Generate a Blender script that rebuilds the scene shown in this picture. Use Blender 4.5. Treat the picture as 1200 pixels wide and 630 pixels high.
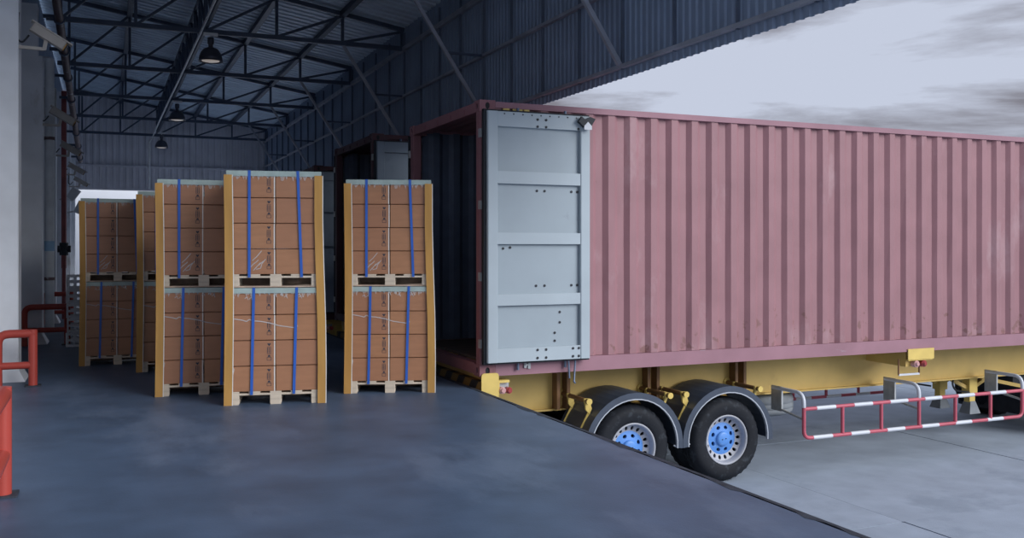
import bpy, bmesh, math, random
from mathutils import Vector, Matrix

random.seed(7)
for o in list(bpy.data.objects):
    bpy.data.objects.remove(o, do_unlink=True)
scene = bpy.context.scene
COL = scene.collection
R = math.radians

# ------------------------------------------------------------------ camera
# world axes: x runs outward from the dock edge (x = 0), y runs along the dock, z = 0 is the dock floor
cam_data = bpy.data.cameras.new('camera')
cam = bpy.data.objects.new('camera', cam_data)
COL.objects.link(cam)
cam_data.sensor_width = 36.0
cam_data.lens = 36.0 * 1097.5 / 1200.0
cam_data.shift_y = -24.0 / 1200.0
cam_data.clip_end = 400
CAM = (-3.537, -9.10)
cam.location = (CAM[0], CAM[1], 1.46)
cam.rotation_euler = (R(90), 0, R(-23.535))
scene.camera = cam

# ------------------------------------------------------------------ sky, sun, exposure
world = bpy.data.worlds.new('sky')
scene.world = world
world.use_nodes = True
wn = world.node_tree.nodes
wl = world.node_tree.links
wn.clear()
w_out = wn.new('ShaderNodeOutputWorld')
w_bg = wn.new('ShaderNodeBackground')
w_bg.inputs['Strength'].default_value = 1.0
tc = wn.new('ShaderNodeTexCoord')
mp = wn.new('ShaderNodeMapping')
mp.inputs['Scale'].default_value = (1.0, 1.0, 6.0)
mp.inputs['Location'].default_value = (9.1, 1.1, 4.1)
nz = wn.new('ShaderNodeTexNoise')
nz.inputs['Scale'].default_value = 2.6
nz.inputs['Detail'].default_value = 9
nz.inputs['Roughness'].default_value = 0.58
nz.inputs['Distortion'].default_value = 0.25
rp = wn.new('ShaderNodeValToRGB')
rp.color_ramp.elements[0].position = 0.49
rp.color_ramp.elements[0].color = (0, 0, 0, 1)
rp.color_ramp.elements[1].position = 0.64
rp.color_ramp.elements[1].color = (1, 1, 1, 1)
mx = wn.new('ShaderNodeMixRGB')
mx.inputs['Color1'].default_value = (0.56, 0.61, 0.74, 1)
mx.inputs['Color2'].default_value = (0.225, 0.222, 0.262, 1)
wl.new(tc.outputs['Generated'], mp.inputs['Vector'])
wl.new(mp.outputs['Vector'], nz.inputs['Vector'])
wl.new(nz.outputs['Fac'], rp.inputs['Fac'])
wl.new(rp.outputs['Color'], mx.inputs['Fac'])
wl.new(mx.outputs['Color'], w_bg.inputs['Color'])
wl.new(w_bg.outputs['Background'], w_out.inputs['Surface'])

sun_data = bpy.data.lights.new('sun', 'SUN')
sun_data.energy = 3.25
sun_data.angle = R(40)
sun_data.color = (0.97, 0.98, 1.0)
sun = bpy.data.objects.new('sun', sun_data)
COL.objects.link(sun)
# light comes from the open yard side and a little from behind the camera
_d = Vector((-0.52, 0.74, -0.47)).normalized()
sun.rotation_euler = _d.to_track_quat('-Z', 'Y').to_euler()
sun.location = (20, -25, 25)

vs = scene.view_settings
vs.view_transform = 'Standard'
vs.look = 'None'
vs.exposure = 0.0
vs.gamma = 1.0
vs.use_curve_mapping = False

# ------------------------------------------------------------------ materials
MATS = {}

def mat(name, col, rough=0.6, metal=0.0, var=0.12, scale=6.0, bump=0.0, bscale=40.0, spec=0.4,
        stretch=(1, 1, 1), col2=None, alpha=1.0, emit=None, estr=0.0, detail=5):
    m = bpy.data.materials.new(name)
    m.use_nodes = True
    nt = m.node_tree
    b = nt.nodes['Principled BSDF']
    b.inputs['Roughness'].default_value = rough
    b.inputs['Metallic'].default_value = metal
    b.inputs['Specular IOR Level'].default_value = spec
    tcn = nt.nodes.new('ShaderNodeTexCoord')
    mpn = nt.nodes.new('ShaderNodeMapping')
    mpn.inputs['Scale'].default_value = stretch
    nt.links.new(tcn.outputs['Object'], mpn.inputs['Vector'])
    n = nt.nodes.new('ShaderNodeTexNoise')
    n.inputs['Scale'].default_value = scale
    n.inputs['Detail'].default_value = detail
    nt.links.new(mpn.outputs['Vector'], n.inputs['Vector'])
    r = nt.nodes.new('ShaderNodeValToRGB')
    r.color_ramp.elements[0].position = 0.3
    r.color_ramp.elements[1].position = 0.7
    c2 = col2 if col2 else tuple(min(1, v * (1 + var)) for v in col)
    c1 = tuple(v * (1 - var) for v in col)
    r.color_ramp.elements[0].color = (*c1, 1)
    r.color_ramp.elements[1].color = (*c2, 1)
    nt.links.new(n.outputs['Fac'], r.inputs['Fac'])
    nt.links.new(r.outputs['Color'], b.inputs['Base Color'])
    if bump > 0:
        n2 = nt.nodes.new('ShaderNodeTexNoise')
        n2.inputs['Scale'].default_value = bscale
        n2.inputs['Detail'].default_value = 6
        nt.links.new(mpn.outputs['Vector'], n2.inputs['Vector'])
        bp = nt.nodes.new('ShaderNodeBump')
        bp.inputs['Strength'].default_value = bump
        bp.inputs['Distance'].default_value = 0.01
        nt.links.new(n2.outputs['Fac'], bp.inputs['Height'])
        nt.links.new(bp.outputs['Normal'], b.inputs['Normal'])
    if alpha < 1:
        b.inputs['Alpha'].default_value = alpha
    if emit:
        b.inputs['Emission Color'].default_value = (*emit, 1)
        b.inputs['Emission Strength'].default_value = estr
    MATS[name] = m
    return m

def worn(name, base, wear, thresh=0.62, rough=0.55, scale=5.0, stretch=(1, 1, 1), metal=0.0, var=0.1, bump=0.0, spec=0.4):
    """painted surface with patches of wear of another colour"""
    m = mat(name, base, rough, metal, var, 2.2, bump, 60, spec)
    nt = m.node_tree
    b = nt.nodes['Principled BSDF']
    src = b.inputs['Base Color'].links[0].from_socket
    tcn = nt.nodes.new('ShaderNodeTexCoord')
    mpn = nt.nodes.new('ShaderNodeMapping')
    mpn.inputs['Scale'].default_value = stretch
    mpn.inputs['Location'].default_value = (3.1, 1.7, 0.6)
    n = nt.nodes.new('ShaderNodeTexNoise')
    n.inputs['Scale'].default_value = scale
    n.inputs['Detail'].default_value = 8
    n.inputs['Roughness'].default_value = 0.65
    nt.links.new(tcn.outputs['Object'], mpn.inputs['Vector'])
    nt.links.new(mpn.outputs['Vector'], n.inputs['Vector'])
    r = nt.nodes.new('ShaderNodeValToRGB')
    r.color_ramp.elements[0].position = thresh
    r.color_ramp.elements[0].color = (0, 0, 0, 1)
    r.color_ramp.elements[1].position = min(0.99, thresh + 0.12)
    r.color_ramp.elements[1].color = (1, 1, 1, 1)
    nt.links.new(n.outputs['Fac'], r.inputs['Fac'])
    mxn = nt.nodes.new('ShaderNodeMixRGB')
    mxn.inputs['Color2'].default_value = (*wear, 1)
    nt.links.new(r.outputs['Color'], mxn.inputs['Fac'])
    nt.links.new(src, mxn.inputs['Color1'])
    nt.links.new(mxn.outputs['Color'], b.inputs['Base Color'])
    return m

worn('dock_floor', (0.068, 0.104, 0.168), (0.110, 0.152, 0.228), 0.55, 0.46, 1.1, (1, 0.45, 1), 0, 0.2, 0.08, 0.35)
worn('ground', (0.31, 0.365, 0.445), (0.25, 0.30, 0.37), 0.55, 0.85, 0.8, (1, 1, 1), 0, 0.1, 0.25)
mat('concrete_face', (0.22, 0.24, 0.28), 0.9, var=0.2, bump=0.3)
mat('edge_steel', (0.03, 0.036, 0.05), 0.7, 0.0, 0.4, 9, 0.3)
worn('column_paint', (0.74, 0.77, 0.82), (0.46, 0.45, 0.44), 0.6, 0.7, 1.6, (1, 1, 0.4))
mat('wall_paint', (0.58, 0.60, 0.64), 0.8, var=0.12, scale=1.5)
mat('upper_wall', (0.24, 0.29, 0.38), 0.6, var=0.12, scale=1.5)
mat('sheet_roof', (0.66, 0.78, 0.92), 0.5, 0.1, 0.14, 1.2)
mat('sheet_wall', (0.25, 0.315, 0.425), 0.55, 0.2, 0.15, 1.2)
mat('sheet_end', (0.68, 0.68, 0.74), 0.6, 0.1, 0.12, 1.2)
mat('truss_steel', (0.075, 0.098, 0.145), 0.5, 0.3, 0.2, 3)
mat('stud_steel', (0.13, 0.16, 0.22), 0.5, 0.2, 0.2, 3)
mat('brace_steel', (0.38, 0.40, 0.46), 0.5, 0.3, 0.2, 3)
mat('white_wall', (0.85, 0.87, 0.9), 0.8, var=0.05, scale=1)
worn('red_rail', (0.40, 0.060, 0.045), (0.50, 0.30, 0.26), 0.66, 0.38, 9)
mat('red_pipe', (0.26, 0.07, 0.07), 0.5, var=0.2)
worn('drain_pipe', (0.13, 0.085, 0.09), (0.5, 0.5, 0.52), 0.60, 0.6, 7)
mat('white_pipe', (0.60, 0.63, 0.66), 0.5, var=0.1)
mat('blue_tape', (0.25, 0.42, 0.60), 0.5)
mat('cctv_body', (0.42, 0.39, 0.36), 0.5, var=0.1)
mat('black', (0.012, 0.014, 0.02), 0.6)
mat('lamp_dome', (0.09, 0.095, 0.12), 0.4, 0.4)
mat('lamp_glow', (0.8, 0.75, 0.7), 0.4, emit=(1.0, 0.88, 0.8), estr=0.2)
mat('conduit', (0.75, 0.76, 0.78), 0.45, 0.2)
mat('galv', (0.40, 0.42, 0.43), 0.5, 0.3, 0.15, 12)
# container
worn('container_red', (0.305, 0.155, 0.172), (0.38, 0.235, 0.252), 0.56, 0.55, 1.1, (1, 1, 0.5), 0, 0.08, 0.12)
# rub marks and rust specks near the bottom of the panels
def scuffs(m, zmax, col):
    """rust scuffs, scattered along the foot of the panels"""
    nt = m.node_tree
    b = nt.nodes['Principled BSDF']
    src = b.inputs['Base Color'].links[0].from_socket
    tcn = nt.nodes.new('ShaderNodeTexCoord')
    sep = nt.nodes.new('ShaderNodeSeparateXYZ')
    nt.links.new(tcn.outputs['Object'], sep.inputs[0])
    mr = nt.nodes.new('ShaderNodeMapRange')
    mr.inputs['From Min'].default_value = .15
    mr.inputs['From Max'].default_value = zmax
    mr.inputs['To Min'].default_value = 0.17
    mr.inputs['To Max'].default_value = 0.0
    nt.links.new(sep.outputs['Z'], mr.inputs['Value'])
    n = nt.nodes.new('ShaderNodeTexNoise')
    n.inputs['Scale'].default_value = 9
    n.inputs['Detail'].default_value = 6
    nt.links.new(tcn.outputs['Object'], n.inputs['Vector'])
    ad = nt.nodes.new('ShaderNodeMath')
    nt.links.new(mr.outputs[0], ad.inputs[0])
    nt.links.new(n.outputs['Fac'], ad.inputs[1])
    r = nt.nodes.new('ShaderNodeValToRGB')
    r.color_ramp.elements[0].position = .74
    r.color_ramp.elements[0].color = (0, 0, 0, 1)
    r.color_ramp.elements[1].position = .80
    r.color_ramp.elements[1].color = (.8, .8, .8, 1)
    nt.links.new(ad.outputs[0], r.inputs['Fac'])
    mxn = nt.nodes.new('ShaderNodeMixRGB')
    mxn.inputs['Color2'].default_value = (*col, 1)
    nt.links.new(r.outputs['Color'], mxn.inputs['Fac'])
    nt.links.new(src, mxn.inputs['Color1'])
    nt.links.new(mxn.outputs['Color'], b.inputs['Base Color'])
scuffs(MATS['container_red'], 1.0, (.20, .10, .09))
worn('rail_red', (0.315, 0.165, 0.20), (0.45, 0.42, 0.46), 0.66, 0.6, 2.4, (0.6, 1, 2), 0, 0.1, 0.1)
worn('casting_red', (0.28, 0.125, 0.145), (0.18, 0.08, 0.09), 0.6, 0.6, 14)
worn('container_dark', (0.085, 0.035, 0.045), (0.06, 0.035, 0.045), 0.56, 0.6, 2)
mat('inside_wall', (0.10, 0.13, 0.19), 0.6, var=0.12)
mat('plank_floor', (0.10, 0.075, 0.06), 0.7, var=0.3, scale=4, stretch=(0.3, 4, 1))
worn('door_frame', (0.375, 0.435, 0.475), (0.29, 0.33, 0.36), 0.66, 0.5, 3.2, (1, 1, 1), 0, 0.05, 0.05)
worn('door_grey', (0.305, 0.36, 0.40), (0.25, 0.29, 0.32), 0.66, 0.5, 3.2, (1, 1, 1), 0, 0.05, 0.05)
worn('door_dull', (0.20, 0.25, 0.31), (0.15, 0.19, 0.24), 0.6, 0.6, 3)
mat('gasket', (0.018, 0.022, 0.03), 0.7)
mat('bolt_dark', (0.02, 0.022, 0.03), 0.6)
mat('lock_steel', (0.16, 0.20, 0.28), 0.45, 0.5)
# trailer
worn('yellow', (0.68, 0.475, 0.15), (0.60, 0.41, 0.13), 0.60, 0.45, 1.4)
mat('yellow_pale', (0.68, 0.50, 0.14), 0.5, var=0.08)
mat('rib_brown', (0.22, 0.115, 0.05), 0.6, var=0.25)
mat('mudguard', (0.045, 0.06, 0.09), 0.42, var=0.12, spec=0.5)
mat('guard_trim', (0.42, 0.45, 0.50), 0.45)
worn('tyre', (0.011, 0.013, 0.018), (0.035, 0.042, 0.052), 0.55, 0.7, 11, spec=0.25)
worn('rim', (0.40, 0.41, 0.45), (0.25, 0.25, 0.27), 0.6, 0.45, 12)
worn('hub_blue', (0.10, 0.27, 0.66), (0.22, 0.40, 0.72), 0.58, 0.4, 14)
mat('guard_red', (0.50, 0.10, 0.14), 0.45, var=0.12)
mat('band_white', (0.62, 0.65, 0.70), 0.4, var=0.06)
mat('spare_grey', (0.22, 0.24, 0.26), 0.8, var=0.15)
mat('lens_red', (0.35, 0.05, 0.05), 0.25, spec=0.6)
mat('lens_pink', (0.62, 0.34, 0.33), 0.25, spec=0.6)
mat('under_dark', (0.02, 0.024, 0.032), 0.6, var=0.3)
# pallets
mat('wood_pale', (0.62, 0.53, 0.42), 0.75, var=0.18, scale=5, stretch=(1, 1, 6), bump=0.2)
mat('wood_red', (0.48, 0.36, 0.28), 0.75, var=0.3, scale=8)
mat('strap_blue', (0.030, 0.12, 0.48), 0.4, var=0.08)
mat('corner_card', (0.48, 0.26, 0.070), 0.65, var=0.14, scale=2.2, stretch=(5, 5, 0.8))
mat('card_edge', (0.72, 0.70, 0.66), 0.7)
mat('top_cover', (0.36, 0.45, 0.43), 0.55, var=0.14, scale=9)
mat('film', (0.72, 0.77, 0.78), 0.35, alpha=0.3, var=0.1, scale=30)
mat('film_white', (0.75, 0.78, 0.8), 0.35, alpha=0.5)
mat('mark_ink', (0.035, 0.04, 0.06), 0.7)
mat('crate_white', (0.78, 0.79, 0.82), 0.6)

def carton_mat(name, base, dark):
    """brown board under stretch film: streaky grain and a faint sheen"""
    m = mat(name, base, 0.42, 0, 0.10, 3.0, 0.10, 8, 0.45, stretch=(1.2, 1, 7))
    nt = m.node_tree
    b = nt.nodes['Principled BSDF']
    src = b.inputs['Base Color'].links[0].from_socket
    oi = nt.nodes.new('ShaderNodeObjectInfo')
    mxn = nt.nodes.new('ShaderNodeMixRGB')
    mxn.inputs['Color2'].default_value = (*dark, 1)
    mul = nt.nodes.new('ShaderNodeMath')
    mul.operation = 'MULTIPLY'
    mul.inputs[1].default_value = 0.55
    nt.links.new(oi.outputs['Random'], mul.inputs[0])
    nt.links.new(mul.outputs[0], mxn.inputs['Fac'])
    nt.links.new(src, mxn.inputs['Color1'])
    nt.links.new(mxn.outputs['Color'], b.inputs['Base Color'])
    return m
carton_mat('carton', (0.40, 0.195, 0.100), (0.33, 0.155, 0.095))

def stripes_mat(name):
    m = bpy.data.materials.new(name)
    m.use_nodes = True
    nt = m.node_tree
    b = nt.nodes['Principled BSDF']
    b.inputs['Roughness'].default_value = 0.6
    tcn = nt.nodes.new('ShaderNodeTexCoord')
    wv = nt.nodes.new('ShaderNodeTexWave')
    wv.bands_direction = 'DIAGONAL'
    wv.inputs['Scale'].default_value = 1.6
    r = nt.nodes.new('ShaderNodeValToRGB')
    r.color_ramp.interpolation = 'CONSTANT'
    r.color_ramp.elements[0].color = (0.015, 0.015, 0.02, 1)
    r.color_ramp.elements[1].position = 0.5
    r.color_ramp.elements[1].color = (0.22, 0.13, 0.03, 1)
    nt.links.new(tcn.outputs['Object'], wv.inputs['Vector'])
    nt.links.new(wv.outputs['Fac'], r.inputs['Fac'])
    nt.links.new(r.outputs['Color'], b.inputs['Base Color'])
    MATS[name] = m
stripes_mat('hazard')

# ------------------------------------------------------------------ mesh helpers
class MB:
    """collects shapes, then builds ONE mesh"""
    def __init__(self):
        self.v = []
        self.f = []
        self.sm = []

    def add(self, verts, faces, smooth=False):
        k = len(self.v)
        self.v += [tuple(p) for p in verts]
        self.f += [tuple(i + k for i in fc) for fc in faces]
        self.sm += [smooth] * len(faces)
        return self

    def box(self, x0, x1, y0, y1, z0, z1):
        return self.add([(x0, y0, z0), (x1, y0, z0), (x1, y1, z0), (x0, y1, z0),
                         (x0, y0, z1), (x1, y0, z1), (x1, y1, z1), (x0, y1, z1)],
                        [(0, 3, 2, 1), (4, 5, 6, 7), (0, 1, 5, 4), (1, 2, 6, 5), (2, 3, 7, 6), (3, 0, 4, 7)])

    def cbox(self, x0, x1, y0, y1, z0, z1, c=0.006):
        """box with chamfered vertical edges"""
        ring = [(x0 + c, y0), (x1 - c, y0), (x1, y0 + c), (x1, y1 - c), (x1 - c, y1), (x0 + c, y1), (x0, y1 - c), (x0, y0 + c)]
        return self.prism(ring, z0, z1)

    def prism(self, ring, z0, z1):
        n = len(ring)
        vs_ = [(x, y, z0) for x, y in ring] + [(x, y, z1) for x, y in ring]
        fs = [tuple(reversed(range(n))), tuple(range(n, 2 * n))]
        fs += [(i, (i + 1) % n, n + (i + 1) % n, n + i) for i in range(n)]
        return self.add(vs_, fs)

    def prism_y(self, ring, y0, y1):
        """ring of (x, z), extruded along y"""
        n = len(ring)
        vs_ = [(x, y0, z) for x, z in ring] + [(x, y1, z) for x, z in ring]
        fs = [tuple(range(n)), tuple(reversed(range(n, 2 * n)))]
        fs += [((i + 1) % n, i, n + i, n + (i + 1) % n) for i in range(n)]
        return self.add(vs_, fs)

    def prism_x(self, ring, x0, x1):
        n = len(ring)
        vs_ = [(x0, y, z) for y, z in ring] + [(x1, y, z) for y, z in ring]
        fs = [tuple(reversed(range(n))), tuple(range(n, 2 * n))]
        fs += [(i, (i + 1) % n, n + (i + 1) % n, n + i) for i in range(n)]
        return self.add(vs_, fs)

    def tube(self, pts, r, n=10, cap=True, r1=None):
        pts = [Vector(p) for p in pts]
        rings = []
        prev = None
        m = len(pts)
        for i, p in enumerate(pts):
            if i == 0:
                d = (pts[1] - p)
            elif i == m - 1:
                d = (p - pts[i - 1])
            else:
                d = (pts[i + 1] - p).normalized() + (p - pts[i - 1]).normalized()
            d.normalize()
            if prev is None:
                a = Vector((0, 0, 1)) if abs(d.z) < 0.9 else Vector((1, 0, 0))
                s = d.cross(a).normalized()
            else:
                s = (prev - d * prev.dot(d)).normalized()
            prev = s
            t = d.cross(s)
            rr = r if r1 is None else r + (r1 - r) * i / (m - 1)
            rings.append([p + (s * math.cos(2 * math.pi * k / n) + t * math.sin(2 * math.pi * k / n)) * rr for k in range(n)])
        vs_ = [q for rg in rings for q in rg]
        fs = []
        for i in range(m - 1):
            for k in range(n):
                a, b = i * n + k, i * n + (k + 1) % n
                fs.append((a, b, b + n, a + n))
        self.add(vs_, fs, True)
        if cap:
            self.add(rings[0], [tuple(reversed(range(n)))])
            self.add(rings[-1], [tuple(range(n))])
        return self

    def bar(self, a, b, w, h, up=(0, 0, 1)):
        """rectangular bar from a to b"""
        a, b = Vector(a), Vector(b)
        d = (b - a).normalized()
        u = Vector(up)
        if abs(d.dot(u)) > 0.95:
            u = Vector((1, 0, 0))
        s = d.cross(u).normalized() * (w / 2)
        t = s.cross(d).normalized() * (h / 2)
        vs_ = [a - s - t, a + s - t, a + s + t, a - s + t, b - s - t, b + s - t, b + s + t, b - s + t]
        return self.add(vs_, [(0, 1, 2, 3), (7, 6, 5, 4), (1, 0, 4, 5), (2, 1, 5, 6), (3, 2, 6, 7), (0, 3, 7, 4)])

    def lathe_y(self, prof, cx, cz, n=48, y0=0.0, mod=None):
        """prof: list of (r, y), revolved about the y axis through (cx, cz)"""
        m = len(prof)
        vs_ = []
        for k in range(n):
            a = 2 * math.pi * k / n
            for i, (r, y) in enumerate(prof):
                rr = r + (mod(i, k) if mod else 0)
                vs_.append((cx + rr * math.cos(a), y0 + y, cz + rr * math.sin(a)))
        fs = []
        for k in range(n):
            k2 = (k + 1) % n
            for i in range(m - 1):
                fs.append((k * m + i, k * m + i + 1, k2 * m + i + 1, k2 * m + i))
        return self.add(vs_, fs, True)

    def lathe_z(self, prof, cx, cy, n=24):
        m = len(prof)
        vs_ = []
        for k in range(n):
            a = 2 * math.pi * k / n
            for r, z in prof:
                vs_.append((cx + r * math.cos(a), cy + r * math.sin(a), z))
        fs = []
        for k in range(n):
            k2 = (k + 1) % n
            for i in range(m - 1):
                fs.append((k * m + i, k2 * m + i, k2 * m + i + 1, k * m + i + 1))
        return self.add(vs_, fs, True)

    def mesh(self, name):
        me = bpy.data.meshes.new(name)
        me.from_pydata(self.v, [], self.f)
        bm = bmesh.new()
        bm.from_mesh(me)
        bmesh.ops.recalc_face_normals(bm, faces=bm.faces)
        bm.to_mesh(me)
        bm.free()
        for p, s in zip(me.polygons, self.sm):
            p.use_smooth = s
        return me

    def build(self, name, m, parent=None, loc=None):
        return link(name, self.mesh(name), m, parent, loc)

def link(name, me, m, parent=None, loc=None):
    if m and not me.materials:
        me.materials.append(MATS[m])
    o = bpy.data.objects.new(name, me)
    COL.objects.link(o)
    if parent:
        o.parent = parent
    if loc:
        o.location = loc
    return o

def empty(name, loc=(0, 0, 0), rz=0.0):
    o = bpy.data.objects.new(name, None)
    o.empty_display_size = 0.1
    COL.objects.link(o)
    o.location = loc
    o.rotation_euler = (0, 0, rz)
    return o

def tag(o, label=None, cat=None, group=None, kind=None):
    if label: o['label'] = label
    if cat: o['category'] = cat
    if group: o['group'] = group
    if kind: o['kind'] = kind
    return o

def copy_tree(o, parent=None):
    c = o.copy()
    COL.objects.link(c)
    c.parent = parent
    for ch in o.children:
        copy_tree(ch, c)
    return c

def bend(pts, rad, n=5):
    """round the inner corners of a polyline"""
    pts = [Vector(p) for p in pts]
    out = [pts[0]]
    for i in range(1, len(pts) - 1):
        a, b, c = pts[i - 1], pts[i], pts[i + 1]
        p = b + (a - b).normalized() * rad
        q = b + (c - b).normalized() * rad
        for k in range(n + 1):
            t = k / n
            out.append(p * (1 - t) ** 2 + b * 2 * t * (1 - t) + q * t * t)
    out.append(pts[-1])
    return out

# ------------------------------------------------------------------ the setting: yard, dock, walls, roof
YG = -1.30
g = MB().box(-70, 90, -60, 110, YG - 0.5, YG - 0.045).build('ground', 'ground')
tag(g, kind='structure')
slab_me = MB().cbox(-1.785, 1.785, -1.785, 1.785, -0.045, 0.0, 0.012).mesh('slab')
slab_me.materials.append(MATS['ground'])
for i in range(-1, 8):
    for j in range(-3, 6):
        s = link('slab', slab_me, None, g, (0.29 + 3.58 * i + 1.79, -2.0 + 3.58 * j + 1.79, YG + random.uniform(-0.003, 0.003)))
        if i == -1:
            s.scale.x = 0.16
            s.location.x = 0.0
far_apron = MB()
for x0, x1, y0, y1 in ((28.95, 90, -60, 110), (-70, 28.9, 19.5, 110), (0.3, 28.9, -60, -12.8)):
    far_apron.box(x0, x1, y0, y1, YG - 0.045, YG - 0.002)
far_apron.build('outer_paving', 'ground', g)

floor = MB().box(-9.0, -0.035, -13.0, 30.3, YG - 0.1, 0.0).build('floor', 'dock_floor')
tag(floor, kind='structure')
face = MB().box(-0.035, -0.002, -13.0, 30.3, YG, -0.10).build('wall_dock_face', 'concrete_face')
tag(face, kind='structure')
# worn steel edge strip with a ragged inner side
m = MB()
ys = [-13 + 0.11 * k for k in range(int(43.3 / 0.11))]
rag = [0.018 + (random.random() ** 3) * 0.045 for _ in ys]
vs_, fs = [], []
for y, r in zip(ys, rag):
    vs_ += [(-r, y, 0.0015), (0.012, y, 0.0015), (0.012, y, -0.095), (-0.033, y, -0.095)]
for k in range(len(ys) - 1):
    a = 4 * k
    fs += [(a, a + 1, a + 5, a + 4), (a + 1, a + 2, a + 6, a + 5), (a + 2, a + 3, a + 7, a + 6)]
m.add(vs_, fs)
tag(m.build('trim_1', 'edge_steel'), kind='structure')

# left wall with columns
WX = -4.82
wl_ = tag(MB().box(WX - 0.2, WX, -13, 25.3, 0, 4.40).build('wall_left', 'wall_paint'), kind='structure')
m = MB()
prof = []
y = -13.0
k = 0
pts = []
while y < 25.3:
    pts.append((WX + (0.025 if k % 2 else 0.0), y))
    pts.append((WX + (0.025 if k % 2 else 0.0), y + 0.09))
    y += 0.14
    k += 1
vs_, fs = [], []
for x, y in pts:
    vs_ += [(x, y, 4.40), (x, y, 6.72)]
for k in range(len(pts) - 1):
    fs.append((2 * k, 2 * k + 2, 2 * k + 3, 2 * k + 1))
m.add(vs_, fs)
m.build('upper_cladding', 'upper_wall', wl_)
COLY = [-6.2, -1.85, 2.5, 6.88, 11.2, 15.6, 20.0, 24.4]
for i, cy in enumerate(COLY):
    c = MB()
    c.cbox(WX, -4.40, cy, cy + 0.42, 0.12, 4.40, 0.012)
    c.add([(WX, cy - .06, 0), (-4.33, cy - .06, 0), (-4.33, cy + .48, 0), (WX, cy + .48, 0),
           (WX, cy, .14), (-4.40, cy, .14), (-4.40, cy + .42, .14), (WX, cy + .42, .14)],
          [(0, 1, 5, 4), (1, 2, 6, 5), (2, 3, 7, 6), (4, 5, 6, 7)])
    c.box(WX, -4.47, cy + 0.05, cy + 0.35, 4.40, 5.20)
    c.build('column', 'column_paint', wl_)

# roof: one slope, high on the wall side, low on the yard side
XL, XR = -4.82, 1.80
ZB = 5.29                                  # bottom chord
def roof_z(x):
    return ZB + 1.32 + (x + 4.2) * (0.35 - 1.32) / (1.77 + 4.2)
roof = empty('ceiling')
tag(roof, kind='structure')
SW = 1.0325
m = MB()
vs_, fs = [], []
nr = 4
prof = []
for k in range(nr):
    a = k * SW / nr
    w = SW / nr
    prof += [(a, 0), (a + w * 0.58, 0), (a + w * 0.66, 0.06), (a + w * 0.92, 0.06)]
prof.append((SW + .02, 0))
for yy, dz in prof:
    vs_ += [(XL, yy, roof_z(XL) + 0.06 + dz), (XR + 0.15, yy, roof_z(XR + 0.15) + 0.06 + dz)]
for k in range(len(prof) - 1):
    fs.append((2 * k, 2 * k + 1, 2 * k + 3, 2 * k + 2))
m.add(vs_, fs)
roof_me = m.mesh('roof_sheet')
roof_me.materials.append(MATS['sheet_roof'])
NS0 = -5
for k in range(NS0, 25):
    s = link('roof_sheet', roof_me, None, roof, (0, -0.04 + SW * k, 0.0))

# hanging wall on the yard side
ZLO = 3.36
wr = empty('wall_right')
tag(wr, kind='structure')
def corr_sheet(w, n, z0, z1, depth, name):
    m = MB()
    pr = []
    p = w / n
    for k in range(n):
        a = k * p
        pr += [(a, 0), (a + p * 0.45, 0), (a + p * 0.58, depth), (a + p * 0.87, depth)]
    pr.append((w, 0))
    vs_, fs = [], []
    for a, d in pr:
        vs_ += [(d, a, z0), (d, a, z1)]
    for k in range(len(pr) - 1):
        fs.append((2 * k, 2 * k + 2, 2 * k + 3, 2 * k + 1))
    m.add(vs_, fs)
    return m.mesh(name)
ws_me = corr_sheet(SW, 9, ZLO, 5.76, 0.02, 'wall_sheet')
ws_me.materials.append(MATS['sheet_wall'])
for k in range(NS0, 25):
    link('wall_sheet', ws_me, None, wr, (1.77, -0.04 + SW * k, 0))
y0w, y1w = -0.04 + SW * NS0, 25.4
for k in range(NS0, 25):
    MB().box(1.735, 1.768, -0.052 + SW * k, -0.028 + SW * k, 3.45, 5.60).build('wall_stud', 'stud_steel', wr)
MB().box(1.70, 1.765, y0w, y1w, 5.24, 5.32).build('eave_girt', 'brace_steel', wr)
MB().box(1.705, 1.765, y0w, y1w, 4.36, 4.40).build('middle_girt', 'brace_steel', wr)
MB().box(1.705, 1.765, y0w, y1w, 3.46, 3.50).build('lower_girt', 'brace_steel', wr)

# far end wall: cladding above an open bay, a white building in daylight beyond
wf = empty('wall_far')
tag(wf, kind='structure')
YF = 25.4
n_far = 8
wfw = (1.78 - WX) / n_far
for k in range(n_far):
    x0 = WX + k * wfw
    mm = MB()
    n = 4
    p = wfw / n
    pr = []
    for q in range(n):
        a = x0 + q * p
        pr += [(a, 0), (a + p * .45, 0), (a + p * .58, -0.035), (a + p * .87, -0.035)]
    pr.append((x0 + wfw, 0))
    vs_, fs = [], []
    for a, d in pr:
        vs_ += [(a, YF + d, 3.46 if k < 4 else (0.0 if k < 6 else YG)), (a, YF + d, roof_z(a) + 0.06)]
    for q in range(len(pr) - 1):
        fs.append((2 * q, 2 * q + 2, 2 * q + 3, 2 * q + 1))
    mm.add(vs_, fs)
    mm.build('wall_sheet', 'sheet_end', wf)
for zz in (3.46, 4.25):
    MB().box(WX, 1.76, YF - 0.11, YF - 0.05, zz - 0.03, zz + 0.03).build('girt', 'sheet_end', wf)
tag(MB().box(-7.5, 9, 30.6, 30.9, -1.3, 5.2).box(-7.6, 9.1, 30.5, 31.0, 5.2, 5.35).build('building', 'white_wall'),
    'plain white building wall in daylight beyond the open end of the shed', 'building')

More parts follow.
